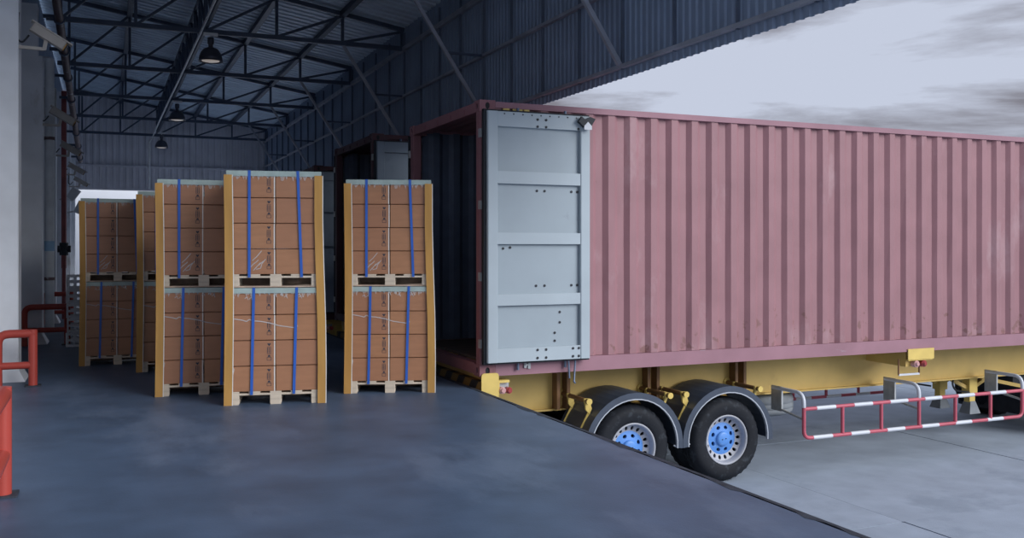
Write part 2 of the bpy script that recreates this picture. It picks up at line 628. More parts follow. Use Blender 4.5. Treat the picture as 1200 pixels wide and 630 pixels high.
# ------------------------------------------------------------------ roof trusses
TY = [-0.04, 4.09, 8.22, 12.35, 16.48, 20.61, 24.74]
PX = [-4.2, -3.04, -1.88, -0.66, 0.55, 1.70]
TLAB = ['dark steel roof truss whose brace meets the cladding above the red container door',
        'dark steel roof truss whose brace drops behind the corner of the red container',
        'dark steel roof truss carrying the nearest pendant lamp',
        'dark steel roof truss right behind the nearest pendant lamp',
        'dark steel roof truss carrying the second pendant lamp',
        'dark steel roof truss between the second and the farthest pendant lamp',
        'dark steel roof truss standing against the far end cladding']
def mesh_bar(a, b, w, h, name):
    return MB().bar(a, b, w, h).mesh(name)
tm = {}
tm['bottom_chord'] = [mesh_bar((-4.42, 0, ZB), (1.70, 0, ZB), 0.07, 0.08, 'bottom_chord')]
tm['top_chord'] = [mesh_bar((-4.42, 0, roof_z(-4.42)), (1.74, 0, roof_z(1.74)), 0.07, 0.08, 'top_chord')]
tm['vertical_web'] = [mesh_bar((x, 0, ZB + .04), (x, 0, roof_z(x) - .04), 0.05, 0.05, 'vertical_web') for x in PX]
tm['diagonal_web'] = [mesh_bar((PX[i] + .03, 0.0, ZB + .03), (PX[i + 1] - .03, 0.0, roof_z(PX[i + 1]) - .05), 0.045, 0.045, 'diagonal_web') for i in range(5)]
for lst in tm.values():
    for me in lst:
        me.materials.append(MATS['truss_steel'])
kb = mesh_bar((0.56, 0, ZB - .03), (1.71, 0, 3.50), 0.05, 0.05, 'knee_brace')
kb.materials.append(MATS['brace_steel'])
ks = mesh_bar((1.13, 0, 4.38), (1.705, 0, 4.38), 0.035, 0.035, 'brace_strut')
ks.materials.append(MATS['truss_steel'])
for ty, lab in zip(TY, TLAB):
    t = tag(empty('roof_truss', (0, ty, 0)), lab, 'truss', 'roof trusses')
    for nm, lst in tm.items():
        for me in lst:
            link(nm, me, None, t)
    if ty < 24:
        link('knee_brace', kb, None, t)
        link('brace_strut', ks, None, t)
# purlins on the panel points
for x, lab in ((-3.04, 'steel purlin under the roof sheets nearest the column wall'),
               (-0.66, 'steel purlin under the roof sheets just right of the lamp row'),
               (0.55, 'steel purlin under the roof sheets over the knee braces')):
    tag(MB().box(x - .05, x + .05, -5.2, 25.3, roof_z(x) - 0.06, roof_z(x) + .045).build('purlin', 'truss_steel'), lab, 'purlin')
# long girder above the lamps
gx = -1.88
gd = tag(empty('lattice_girder', (gx, 0, 0)), 'long dark lattice girder running above the row of pendant lamps', 'girder')
MB().box(-.025, .025, -5.2, 25.3, ZB + .04, ZB + .12).build('bottom_chord', 'truss_steel', gd)
MB().box(-.025, .025, -5.2, 25.3, roof_z(gx) - .10, roof_z(gx) - .02).build('top_chord', 'truss_steel', gd)
gv = MB().box(-.035, .035, -.035, .035, ZB + .12, roof_z(gx) - .10).mesh('vertical_web')
gv.materials.append(MATS['truss_steel'])
gdm = mesh_bar((0, 0.03, ZB + .12), (0, 1.0, roof_z(gx) - .10), .045, .045, 'diagonal_web')
gdm.materials.append(MATS['truss_steel'])
for k in range(-3, 25):
    link('vertical_web', gv, None, gd, (0, -0.04 + SW * k + 0.1, 0))
    link('diagonal_web', gdm, None, gd, (0, -0.04 + SW * k + 0.1, 0))

# pendant lamps
lamp_spots = [(8.22, 'nearest and largest dark dome pendant lamp under the girder', 0.0),
              (16.45, 'middle dark dome pendant lamp under the girder', 0.0),
              (23.6, 'farthest and smallest dome pendant lamp near the end cladding', 0.0)]
def lamp_meshes():
    d = {}
    z0 = ZB - 0.05
    a = MB().lathe_z([(0.001, -.17), (.06, -.175), (.12, -.20), (.165, -.26), (.195, -.34), (.205, -.42), (.198, -.42), (.185, -.34), (.15, -.26), (.1, -.21)], 0, 0, 28)
    d['dome'] = (a.mesh('dome'), 'lamp_dome')
    b = MB().lathe_z([(.001, 0), (.055, 0), (.055, -.10), (.04, -.12), (.04, -.18), (.001, -.18)], 0, 0, 18)
    d['ballast_housing'] = (b.mesh('ballast_housing'), 'lamp_dome')
    c = MB().lathe_z([(.001, -.385), (.10, -.395), (.15, -.40), (.15, -.41), (.08, -.425), (.001, -.43)], 0, 0, 24)
    d['lamp_glass'] = (c.mesh('lamp_glass'), 'lamp_glow')
    h = MB().tube([(0, 0, .05), (0, 0, 0)], .015, 8)
    h.bar((-.12, 0, .06), (.12, 0, .06), .05, .05)
    d['hanger'] = (h.mesh('hanger'), 'conduit')
    for me, mm in d.values():
        me.materials.append(MATS[mm])
    return d
LM = lamp_meshes()
for ly, lab, dx in lamp_spots:
    t = tag(empty('pendant_lamp', (gx + 0.06, ly - 0.12, ZB - 0.13)), lab, 'lamp', 'pendant lamps')
    for nm, (me, mm) in LM.items():
        link(nm, me, None, t)
cd = tag(empty('cable_conduit', (0, 0, 0)), 'pale conduit linking the pendant lamps along the girder', 'conduit')
MB().tube([(gx - .12, -5, ZB - .06), (gx - .12, 8.1, ZB - .08), (gx - .14, 12.3, ZB - .10), (gx - .16, 16.3, ZB - .10), (gx - .18, 20.5, ZB - .12), (gx - .20, 24.0, ZB - .18)], .022, 8).build('run_pipe', 'conduit', cd)
MB().tube([(gx - .20, 24.0, ZB - .16), (gx - .24, 25.2, ZB - .2), (gx - .24, 25.25, 3.5)], .03, 8).build('drop_pipe', 'conduit', cd)

# ------------------------------------------------------------------ column-side fittings
def guard(loc, w, h, r, lab, cage=False):
    t = tag(empty('column_guard', loc), lab, 'guard rail', 'red tube guards at the columns')
    MB().tube(bend([(-w, 0, 0), (-w, 0, h), (0, 0, h)], h * 0.2) + [Vector((0.02, 0, h))], r, 14).build('hoop', 'red_rail', t)
    MB().tube([(0, 0, 0), (0, 0, h + r * 0.9)], r, 14).build('post', 'red_rail', t)
    MB().tube([(-w, 0, h * 0.40), (0.0, 0, h * 0.40)], r * 0.85, 12).build('middle_bar', 'red_rail', t)
    MB().cbox(-r * 1.7, r * 1.7, -r * 1.7, r * 1.7, 0, 0.012, .01).build('foot_plate', 'edge_steel', t)
    if cage:
        MB().tube([(0, 0, h), (0, -1.1, h)], r, 14).build('side_bar', 'red_rail', t)
        MB().tube([(0, 0, h * .40), (0, -1.1, h * .40)], r * .85, 14).build('side_bar', 'red_rail', t)
        MB().tube([(0, -1.1, 0), (0, -1.1, h + r * .9)], r, 14).build('post', 'red_rail', t)
    return t
guard((-4.085, -2.83, 0), 0.5, 0.60, 0.048, 'largest red tube guard in the near left corner of the floor', True)
guard((-4.23, 2.05, 0), 0.33, 0.56, 0.045, 'red tube guard hoop in front of the white column')
guard((-4.05, 6.65, 0), 0.58, 0.58, 0.045, 'red tube guard hoop in shade before the second column')
guard((-4.12, 11.0, 0), 0.5, 0.58, 0.045, 'farthest small red tube guard behind the second one')

dp = tag(empty('drain_pipe', (0, 0, 0)), 'rusty brown overhead drain pipe sloping along the columns', 'pipe')
A, B = Vector((-4.16, 4.0, 5.12)), Vector((-4.15, 19.8, 3.92))
MB().tube([A, A.lerp(B, .25), A.lerp(B, .5), A.lerp(B, .75), B], .062, 12).build('pipe_run', 'drain_pipe', dp)
for k in range(9):
    p = A.lerp(B, 0.05 + k * 0.115)
    MB().tube([p - Vector((0, .035, 0)), p + Vector((0, .035, 0))], .085, 12).bar(p + Vector((-.06, 0, .03)), p + Vector((-.22, 0, .03)), .06, .05).build('pipe_clamp', 'truss_steel', dp)
rpz = tag(empty('standpipe', (-4.30, 12.4, 0)), 'dark red vertical fire pipe with a valve by the third column', 'pipe')
MB().tube([(0, 0, 1.05), (0, 0, 4.72)], .05, 12).build('riser', 'red_pipe', rpz)
MB().tube([(-.12, 0, 1.45), (.13, 0, 1.45)], .07, 12).tube([(0, 0, 1.32), (0, 0, 1.58)], .085, 12).build('valve', 'under_dark', rpz)
MB().tube([(0, 0, 1.1), (0, 0, .0)], .04, 12).build('lower_pipe', 'red_pipe', rpz)
dn = tag(empty('downpipe', (-4.34, 7.65, 0)), 'pale vertical downpipe beside the second column with blue tape', 'pipe')
MB().tube([(0, 0, 0.12), (0, 0, 4.5)], .07, 14).build('pipe', 'white_pipe', dn)
MB().tube([(0, 0, 1.42), (0, 0, 1.58)], .078, 14).build('tape_band', 'blue_tape', dn)
for zz in (0.95, 3.2):
    MB().tube([(0, 0, zz), (0, 0, zz + .05)], .082, 14).bar((-.05, 0, zz + .025), (-.10, -.1, zz + .025), .04, .04).build('pipe_clip', 'drain_pipe', dn)

def cctv(loc, lab, s=1.0, pitch=30):
    t = tag(empty('security_camera', loc, R(6)), lab, 'camera', 'security cameras on the columns')
    # housing points toward the floor on the open side
    rot = Matrix.Rotation(R(pitch), 4, 'Y')
    def tr(mb):
        mb.v = [tuple(rot @ Vector(p) * s) for p in mb.v]
        return mb
    tr(MB().cbox(-.20, .18, -.055, .055, -.05, .045, .012)).build('housing', 'cctv_body', t)
    tr(MB().box(-.23, .24, -.066, .066, .046, .060)).build('sun_hood', 'cctv_body', t)
    tr(MB().tube([(.18, 0, -.005), (.20, 0, -.005)], .036, 14)).build('lens', 'black', t)
    ring = MB()
    ring.tube([(.175, 0, -.005), (.19, 0, -.005)], .046, 14)
    tr(ring).build('lens_ring', 'corner_card', t)
    MB().bar((-.03 * s, 0, -.03 * s), (-.05 * s, 0, -.15 * s), .04 * s, .04 * s).bar((-.05 * s, 0, -.14 * s), (-.30 * s, .0, -.14 * s), .035 * s, .035 * s).build('wall_bracket', 'cctv_body', t)
    MB().tube(bend([(-.20 * s, 0, .0), (-.27 * s, 0, -.10 * s), (-.32 * s, .02, -.05 * s), (-.30 * s, .04, .25 * s)], .05 * s), .011 * s, 6).build('cable', 'under_dark', t)
cctv((-4.10, 2.56, 3.82), 'largest beige security camera on the white near column', 1.0)
cctv((-4.12, 6.98, 3.50), 'beige security camera on the second column below the drain pipe', 1.0)
cctv((-4.14, 11.3, 3.42), 'beige security camera on the third column beside the red pipe', 1.0)
cctv((-4.14, 15.6, 3.36), 'small beige security camera on the fourth column', 1.0)
cctv((-4.14, 20.0, 3.34), 'smallest beige security camera near the far end opening', 1.0)

jb = tag(empty('junction_box', (-4.40, 8.5, 3.95)), 'grey junction box on the wall above the second security camera', 'box')
MB().cbox(-.38, .12, 0, .16, -.22, .22, .01).build('box_body', 'galv', jb)
MB().box(-.03, .09, -.012, 0, -.18, .18).build('cover', 'galv', jb)

def wall_flood(loc, lab, tilt):
    t = tag(empty('flood_lamp', loc), lab, 'lamp', 'flood lamps on the far columns')
    rot = Matrix.Rotation(R(tilt), 4, 'Y')
    a = MB().cbox(-.10, .10, -.05, .05, -.15, .15, .015)
    a.v = [tuple(rot @ Vector(p)) for p in a.v]
    a.build('lamp_body', 'crate_white', t)
    b = MB().box(-.085, .085, -.058, -.050, -.125, .125)
    b.v = [tuple(rot @ Vector(p)) for p in b.v]
    b.build('front_glass', 'white_pipe', t)
    MB().bar((0, .05, -.05), (-.28, .05, -.12), .03, .03).build('arm', 'galv', t)
wall_flood((-4.18, 14.2, 2.68), 'pale tilted flood lamp, the upper one beside the red pipe', 35)
wall_flood((-4.05, 15.2, 2.42), 'pale tilted flood lamp, the lower one beside the red pipe', 25)

# white plastic crates stacked behind the left pallet stack
def crate_mesh():
    m = MB()
    L, D, Hh = .30, .20, .205
    t = .016
    m.box(-L, L, -D, D, 0, t)
    for s in (-1, 1):
        for zz in (0, Hh * .5 - t, Hh - 2 * t):
            m.box(-L, L, s * D - t / 2, s * D + t / 2, zz, zz + 2 * t)
            m.box(s * L - t / 2, s * L + t / 2, -D, D, zz, zz + 2 * t)
        for k in range(7):
            x = -L + 2 * L * k / 6
            m.box(x - .012, x + .012, s * D - t / 2.2, s * D + t / 2.2, 0, Hh)
        for k in range(5):
            yy = -D + 2 * D * k / 4
            m.box(s * L - t / 2.2, s * L + t / 2.2, yy - .012, yy + .012, 0, Hh)
    return m.mesh('plastic_crate')
cm = crate_mesh()
cm.materials.append(MATS['crate_white'])
pos = ['bottom', 'second from the bottom', 'third from the bottom', 'fourth from the bottom', 'top']
for k in range(5):
    o = link('plastic_crate', cm, None, None, (-3.74 + random.uniform(-.01, .01), 6.45, k * .215))
    o.rotation_euler.z = R(random.uniform(-2, 2))
    tag(o, 'white slatted plastic crate by the left pallet stack, %s of its pile' % pos[k], 'crate', 'white plastic crates')

# ------------------------------------------------------------------ plates with real holes
def hole_patch(m, fn, hs, ht, depth, K=16, back=True):
    """fn(s, t, d): point of a patch, s and t in [-1, 1], pushed in by d; an oval hole with a floor"""
    outer, rim, inner = [], [], []
    for k in range(K):
        a = 2 * math.pi * (k + .5) / K
        c, s = math.cos(a), math.sin(a)
        q = max(abs(c), abs(s))
        outer.append(fn(c / q, s / q, 0))
        rim.append(fn(c * hs, s * ht, 0))
        inner.append(fn(c * hs, s * ht, depth))
    cs = [fn(1, 1, 0), fn(-1, 1, 0), fn(-1, -1, 0), fn(1, -1, 0)]
    n = K
    vs_ = outer + rim + inner + cs
    fs = [(i, (i + 1) % n, n + (i + 1) % n, n + i) for i in range(n)]
    fs += [(n + i, n + (i + 1) % n, 2 * n + (i + 1) % n, 2 * n + i) for i in range(n)]
    if back:
        fs.append(tuple(2 * n + i for i in range(n)))
    # corner fillers
    for ci, a in enumerate((45, 135, 225, 315)):
        i0 = int(math.floor(a / 360 * K - .5)) % n
        fs.append((i0, (i0 + 1) % n, 3 * n + ci))
    m.add(vs_, fs)

def casting(name, x0, y0, z0, sx, m_, parent):
    """corner casting 178 x 162 x 118; sx = side of the end face (-1 rear, +1 front)"""
    a, b, h = .178, .162, .118
    xe = x0 if sx < 0 else x0 + a
    m = MB()
    for yy, dy in ((y0, 1), (y0 + b, -1)):
        hole_patch(m, lambda s, t, d, yy=yy, dy=dy: (x0 + a / 2 + s * a / 2, yy + dy * d, z0 + h / 2 + t * h / 2), .28, .62, .03)
    hole_patch(m, lambda s, t, d: (xe - sx * d, y0 + b / 2 + s * b / 2, z0 + h / 2 + t * h / 2), .34, .55, .03)
    xo = x0 + a if sx < 0 else x0
    m.add([(xo, y0, z0), (xo, y0 + b, z0), (xo, y0 + b, z0 + h), (xo, y0, z0 + h)], [(0, 1, 2, 3)])
    m.add([(x0, y0, z0), (x0 + a, y0, z0), (x0 + a, y0 + b, z0), (x0, y0 + b, z0)], [(0, 1, 2, 3)])
    m.add([(x0, y0, z0 + h), (x0 + a, y0, z0 + h), (x0 + a, y0 + b, z0 + h), (x0, y0 + b, z0 + h)], [(0, 1, 2, 3)])
    o = m.build(name, m_, parent)
    hd = MB()  # black discs standing in for the shade inside the casting holes
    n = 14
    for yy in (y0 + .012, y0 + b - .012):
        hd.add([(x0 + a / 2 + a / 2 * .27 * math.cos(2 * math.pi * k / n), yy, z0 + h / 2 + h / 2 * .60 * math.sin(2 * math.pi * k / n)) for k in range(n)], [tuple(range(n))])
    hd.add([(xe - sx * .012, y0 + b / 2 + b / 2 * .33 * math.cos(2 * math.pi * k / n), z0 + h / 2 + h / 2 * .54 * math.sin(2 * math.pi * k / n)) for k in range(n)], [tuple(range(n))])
    tag(hd.build('hole_shade_disc', 'black', o), kind='stuff')
    return o

def corrugated(x0, x1, y, z0, z1, sgn, period=.2785, depth=.042, wob=0.0):
    """container side sheet; sgn: outward direction in y"""
    m = MB()
    n = round((x1 - x0) / period)
    p = (x1 - x0) / n
    cols = []
    for k in range(n):
        a = x0 + k * p
        cols += [(a, 0), (a + p * .30, 0), (a + p * .50, depth), (a + p * .80, depth)]
    cols.append((x1, 0))
    rows = [z0, z0 + (z1 - z0) * .12, z0 + (z1 - z0) * .3, z0 + (z1 - z0) * .5, z0 + (z1 - z0) * .75, z1]
    rnd = random.Random(3)
    vs_, fs = [], []
    for i, (x, d) in enumerate(cols):
        for j, z in enumerate(rows):
            w = rnd.uniform(-1, 1) * wob if 0 < j < len(rows) - 1 else 0
            vs_.append((x + rnd.uniform(-1, 1) * wob, y - sgn * (d + w), z))
    nr_ = len(rows)
    for i in range(len(cols) - 1):
        for j in range(nr_ - 1):
            fs.append((i * nr_ + j, (i + 1) * nr_ + j, (i + 1) * nr_ + j + 1, i * nr_ + j + 1))
    m.add(vs_, fs)
    return m

def disc_y(m, x, y, z, r, h, n=10):
    m.tube([(x, y, z), (x, y - h, z)], r, n)

def make_door(root, sgn, yface, dm, detail=True):
    """a door swung right back along the container side; its inner face looks outward (sgn = -1 near side, +1 far)"""
    x0, x1 = .030, 1.225
    z0, z1 = .155, 2.765
    yb = yface                      # inner plane of the sheet
    yo = yface + sgn * .045         # face of the sheet
    yp = yo + sgn * .048            # face of the raised frame
    lo, hi = min(yb, yo), max(yb, yo)
    d = MB().box(x0 + .10, x1 - .10, lo, hi, z0 + .1, z1 - .1).build('door', dm, root)
    lo2, hi2 = min(yb, yp), max(yb, yp)
    for a, b in ((x0, x0 + .115), (x1 - .115, x1)):
        MB().cbox(a, b, lo2, hi2, z0, z1, .008).build('stile', 'door_frame' if dm == 'door_grey' else dm, d)
    bands = [(2.61, z1), (2.017, 2.145), (1.386, 1.505), (.745, .864), (z0, .30)]
    for a, b in bands:
        lo3, hi3 = (lo2, hi2)
        MB().box(x0 + .1155, x1 - .1155, lo3 + (0.008 if sgn < 0 else 0), hi3 - (0 if sgn < 0 else .008), a, b).build('cross_band', 'door_frame' if dm == 'door_grey' else dm, d)
    # gasket strip round the edge
    gk = MB()
    ylo, yhi = (yb - .030, yb + .004) if sgn < 0 else (yb - .004, yb + .030)
    gk.box(x0 - .028, x0 - .001, ylo - .02, yhi, z0 - .012, z1 + .018)
    gk.box(x0 - .028, x1 + .014, ylo - .012, yhi, z1 + .001, z1 + .022)
    gk.box(x0 - .028, x1 + .014, ylo - .012, yhi, z0 - .022, z0 - .001)
    gk.box(x1 + .001, x1 + .014, ylo - .012, yhi, z0 - .012, z1 + .018)
    gk.build('gasket', 'gasket', d)
    if detail:
        for x, z, raised in [(.60, 2.70, 1), (.70, 2.70, 1), (1.085, 2.70, 1), (.60, 2.625, 1), (.70, 2.625, 1), (1.085, 2.625, 1),
                     (.61, 1.95, 0), (.70, 1.95, 0), (1.02, 1.95, 0), (1.09, 1.95, 0),
                     (.60, .945, 0), (.70, .945, 0), (1.02, .945, 0), (1.09, .945, 0),
                     (.60, .27, 1), (.70, .27, 1), (1.02, .27, 1), (1.09, .27, 1), (.60, .185, 1), (.70, .185, 1), (1.02, .185, 1), (1.09, .185, 1),
                     (.88, .66, 0), (.88, .55, 0), (.82, .44, 0), (.82, .355, 0), (.22, 1.34, 0), (.30, 1.35, 0)]:
            b = MB()
            base = (yp - sgn * .008) if raised else yo
            disc_y(b, x, base, z, .014, .006 if sgn < 0 else -.006, 8)
            b.build('bolt', 'bolt_dark', d)
        for k in range(9):
            b = MB()
            disc_y(b, .22 + k * .105, yp + .008 * -sgn, 2.742, .008, .004 if sgn < 0 else -.004, 6)
            b.build('rivet', 'bolt_dark', d)
    # locking bars now between door and side wall, ends showing above and below
    for x in (.42, .98):
        yl = yb - sgn * .022
        MB().tube([(x, yl, z0 - .10), (x, yl, z1 + .06)], .016, 8).build('lock_bar', 'lock_steel', d)
    return d

def make_container(L, loc, label, paint, rail, cast, dm, detail=True):
    W_, Hc = 2.438, 2.896
    root = tag(empty('shipping_container', loc), label, 'container', 'shipping containers at the dock')
    # sides
    corrugated(.16, L - .16, .014, .16, Hc - .065, -1, wob=.0022 if detail else 0).build('side_panel', paint, root)
    corrugated(.16, L - .16, W_ - .014, .16, Hc - .065, 1).build('side_panel', paint, root)
    # inner skins seen through the open end
    corrugated(.16, L - .16, .022, .16, Hc - .065, -1, wob=.0022 if detail else 0).build('inner_panel', 'inside_wall', root)
    corrugated(.16, L - .16, W_ - .022, .16, Hc - .065, 1).build('inner_panel', 'inside_wall', root)
    # roof with shallow cross ribs
    m = MB()
    n = int((L - .32) / .21)
    vs_, fs = [], []
    for k in range(n * 4 + 1):
        x = .16 + (L - .32) * k / (n * 4)
        z = Hc - .03 - (.02 if k % 4 in (1, 2) else 0)
        vs_ += [(x, .06, z), (x, W_ - .06, z)]
    for k in range(n * 4):
        fs.append((2 * k, 2 * k + 2, 2 * k + 3, 2 * k + 1))
    m.add(vs_, fs)
    m.build('roof_panel', paint, root)
    MB().box(L - .09, L - .05, .06, W_ - .06, .16, Hc - .06).build('end_panel', paint, root)
    # planks of the floor
    for k in range(8):
        a = .07 + k * .2875
        MB().box(.12, L - .12, a, a + .28, .130, .158).build('floor_plank', 'plank_floor', root)
    # rails
    for yy in (0, W_ - .06):
        MB().box(.178, L - .178, yy, yy + .06, Hc - .075, Hc - .012).build('top_rail', rail, root)
    for s, yy in ((-1, 0), (1, W_)):
        o = yy if s < 0 else yy - .05
        mm = MB().box(.178, L - .178, o, o + .05, .012, .158)
        ol = yy - .004 if s < 0 else yy - .046
        mm.box(.178, L - .178, ol, ol + .05, .0, .012)
        mm.build('bottom_rail', rail, root)
    # end frames
    for xe in (0.0, L - .12):
        for yy in (0.004, W_ - .124):
            MB().cbox(xe + .004, xe + .116, yy, yy + .12, .118, Hc - .118, .01).build('corner_post', cast, root)
    MB().box(.004, .10, .162, W_ - .162, Hc - .118, Hc - .012).build('door_header', cast, root)
    MB().box(.004, .10, .162, W_ - .162, .012, .128).build('door_sill', cast, root)
    MB().box(L - .10, L - .004, .162, W_ - .162, Hc - .118, Hc - .012).build('front_header', cast, root)
    MB().box(L - .10, L - .004, .162, W_ - .162, .012, .128).build('front_sill', cast, root)
    for k in range(4):
        MB().cbox(-.006, .004, .45 + k * .45, .53 + k * .45, Hc - .10, Hc - .05, .004).build('keeper_plate', cast, root)
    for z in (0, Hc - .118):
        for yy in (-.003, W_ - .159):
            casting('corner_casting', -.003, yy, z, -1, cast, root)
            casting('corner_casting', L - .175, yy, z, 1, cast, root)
    # hinges on the near and far post
    for z in (.30, 1.0, 1.75, 2.5):
        MB().box(-.012, .03, -.045, .02, z, z + .09).build('hinge', 'galv', root)
        MB().box(-.012, .03, W_ - .02, W_ + .045, z, z + .09).build('hinge', 'galv', root)
    dn_ = make_door(root, -1, -.055, dm, detail)
    make_door(root, 1, W_ + .055, dm, False)
    if detail:
        # cam keeper bracket at the free top corner of the door
        k = MB()
        k.prism_y([(1.06, 2.70), (1.10, 2.755), (1.135, 2.725), (1.20, 2.755), (1.265, 2.735), (1.205, 2.64), (1.165, 2.685), (1.13, 2.64)], -.198, -.158)
        k.build('cam_keeper', 'under_dark', dn_)
        MB().prism_y([(1.125, 2.615), (1.215, 2.615), (1.215, 2.655), (1.17, 2.70), (1.125, 2.655)], -.205, -.191).build('cam_plate', 'band_white', dn_)
        # door ties hanging below the door
        MB().tube([(1.00, -.07, .15), (1.01, -.075, -.06)], .011, 8).build('tie_rod', 'lock_steel', dn_)
        MB().tube([(1.085, -.07, .15), (1.065, -.075, -.10), (1.075, -.09, -.115)], .011, 8).build('tie_rod', 'lock_steel', dn_)
        MB().box(.50, .53, -.02, .0, .07, .14).box(.545, .575, -.02, .0, .06, .14).box(.51, .57, -.028, -.01, .095, .11).build('door_holdback', 'galv', root)
        # bits left on the roof rail behind the door
        tg = MB()
        for a, b in ((.26, .33), (.37, .48), (.50, .56)):
            tg.box(a, b, -.02, .0, Hc - .10, Hc - .08)
        tg.build('rail_scrap', 'yellow_pale', root)
    return root

CZ = 0.12
make_container(12.192, (.06, 0, CZ), 'large open red corrugated container with a grey door folded back, nearest the viewer',
               'container_red', 'rail_red', 'casting_red', 'door_grey', True)
make_container(6.058, (.06, 4.27, CZ + .13), 'open container in deep shade with a dull grey door, behind the big red one',
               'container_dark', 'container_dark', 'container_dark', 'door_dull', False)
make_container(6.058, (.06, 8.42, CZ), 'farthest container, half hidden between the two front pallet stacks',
               'container_dark', 'container_dark', 'container_dark', 'door_dull', False)

# ------------------------------------------------------------------ wheels
def disc_with_holes(m, r0, r1, y0f, n, hs, ht, depth, cx, cz, K=12, off=0.0, back=True):
    """ring between r0 and r1 round the y axis with n oval holes; y0f(r) gives the dish"""
    dth = math.pi / n
    for k in range(n):
        th = 2 * dth * k + off
        def fn(s, t, d, th=th):
            r = (r0 + r1) / 2 + s * (r1 - r0) / 2
            a = th + t * dth
            return (cx + r * math.cos(a), y0f(r) + d, cz + r * math.sin(a))
        hole_patch(m, fn, hs, ht, depth, K, back)

def make_wheel(parent, cx, cz, sgn, y_out, dual=True, hubmat='hub_blue', grey=False):
    """tyre at the near (sgn = -1) or far (sgn = +1) side; y_out = outer face; sgn flips the dish"""
    R_, w = .500, .29
    def Y(d):                      # d measured inward from the outer face
        return y_out - sgn * d
    nseg = 72
    prof = [(.285, .035), (.30, .012), (.33, .004), (.36, .0), (.40, -.002), (.43, .004), (.455, .020), (.472, .035), (.488, .055), (.498, .075),
            (.500, .110), (.490, .112), (.490, .122), (.500, .124), (.500, .165), (.490, .167), (.490, .177), (.500, .179), (.498, .215),
            (.485, .245), (.455, .27), (.40, .29), (.33, .285), (.285, .26)]
    def mod(i, k):
        if 7 <= i <= 9 or 18 <= i <= 19:
            return -.012 if k % 2 else .0
        return 0
    def tyre(off):
        m = MB()
        m.lathe_y([(r, 0) for r, _ in prof], cx, cz, nseg, 0, mod)
        # set y from the profile
        mlen = len(prof)
        m.v = [(v[0], Y(prof[i % mlen][1] + off), v[2]) for i, v in enumerate(m.v)]
        return m
    t = tyre(0).build('wheel', 'tyre', parent)
    # rim: flange, then slotted disc, then blue hub disc
    m = MB()
    pr = [(.292, .03), (.296, .012), (.288, .006), (.276, .012), (.268, .03), (.262, .055), (.258, .085)]
    m.lathe_y([(r, Y(d)) for r, d in pr], cx, cz, 56)
    disc_with_holes(m, .190, .258, lambda r: Y(.085 + (.258 - r) * .45), 18, .74, .50, -sgn * .02, cx, cz, 12, 0.0, False)
    m.build('rim', 'rim', t)
    h = MB()
    disc_with_holes(h, .085, .190, lambda r: Y(.1156 - (.190 - r) * .15), 8, .40, .50, -sgn * .03, cx, cz, 14, math.pi / 8, False)
    h.build('hub_disc', hubmat, t)
    c = MB()
    pr = [(.088, .110), (.088, .082), (.080, .070), (.060, .064), (.001, .062)]
    c.lathe_y([(r, Y(d)) for r, d in pr], cx, cz, 32)
    c.build('hub_cap', hubmat, t)
    for s in (-1, 1):
        b = MB()
        b.tube([(cx + s * .025, Y(.064), cz + s * .004), (cx + s * .025, Y(.058), cz + s * .004)], .007, 8)
        b.build('cap_screw', 'bolt_dark', t)
    b = MB()
    b.lathe_y([(.262, Y(.19)), (.001, Y(.19))], cx, cz, 32)
    b.build('drum', 'under_dark', t)
    if dual:
        tyre(.32).build('inner_tyre', 'tyre', t)
    return t

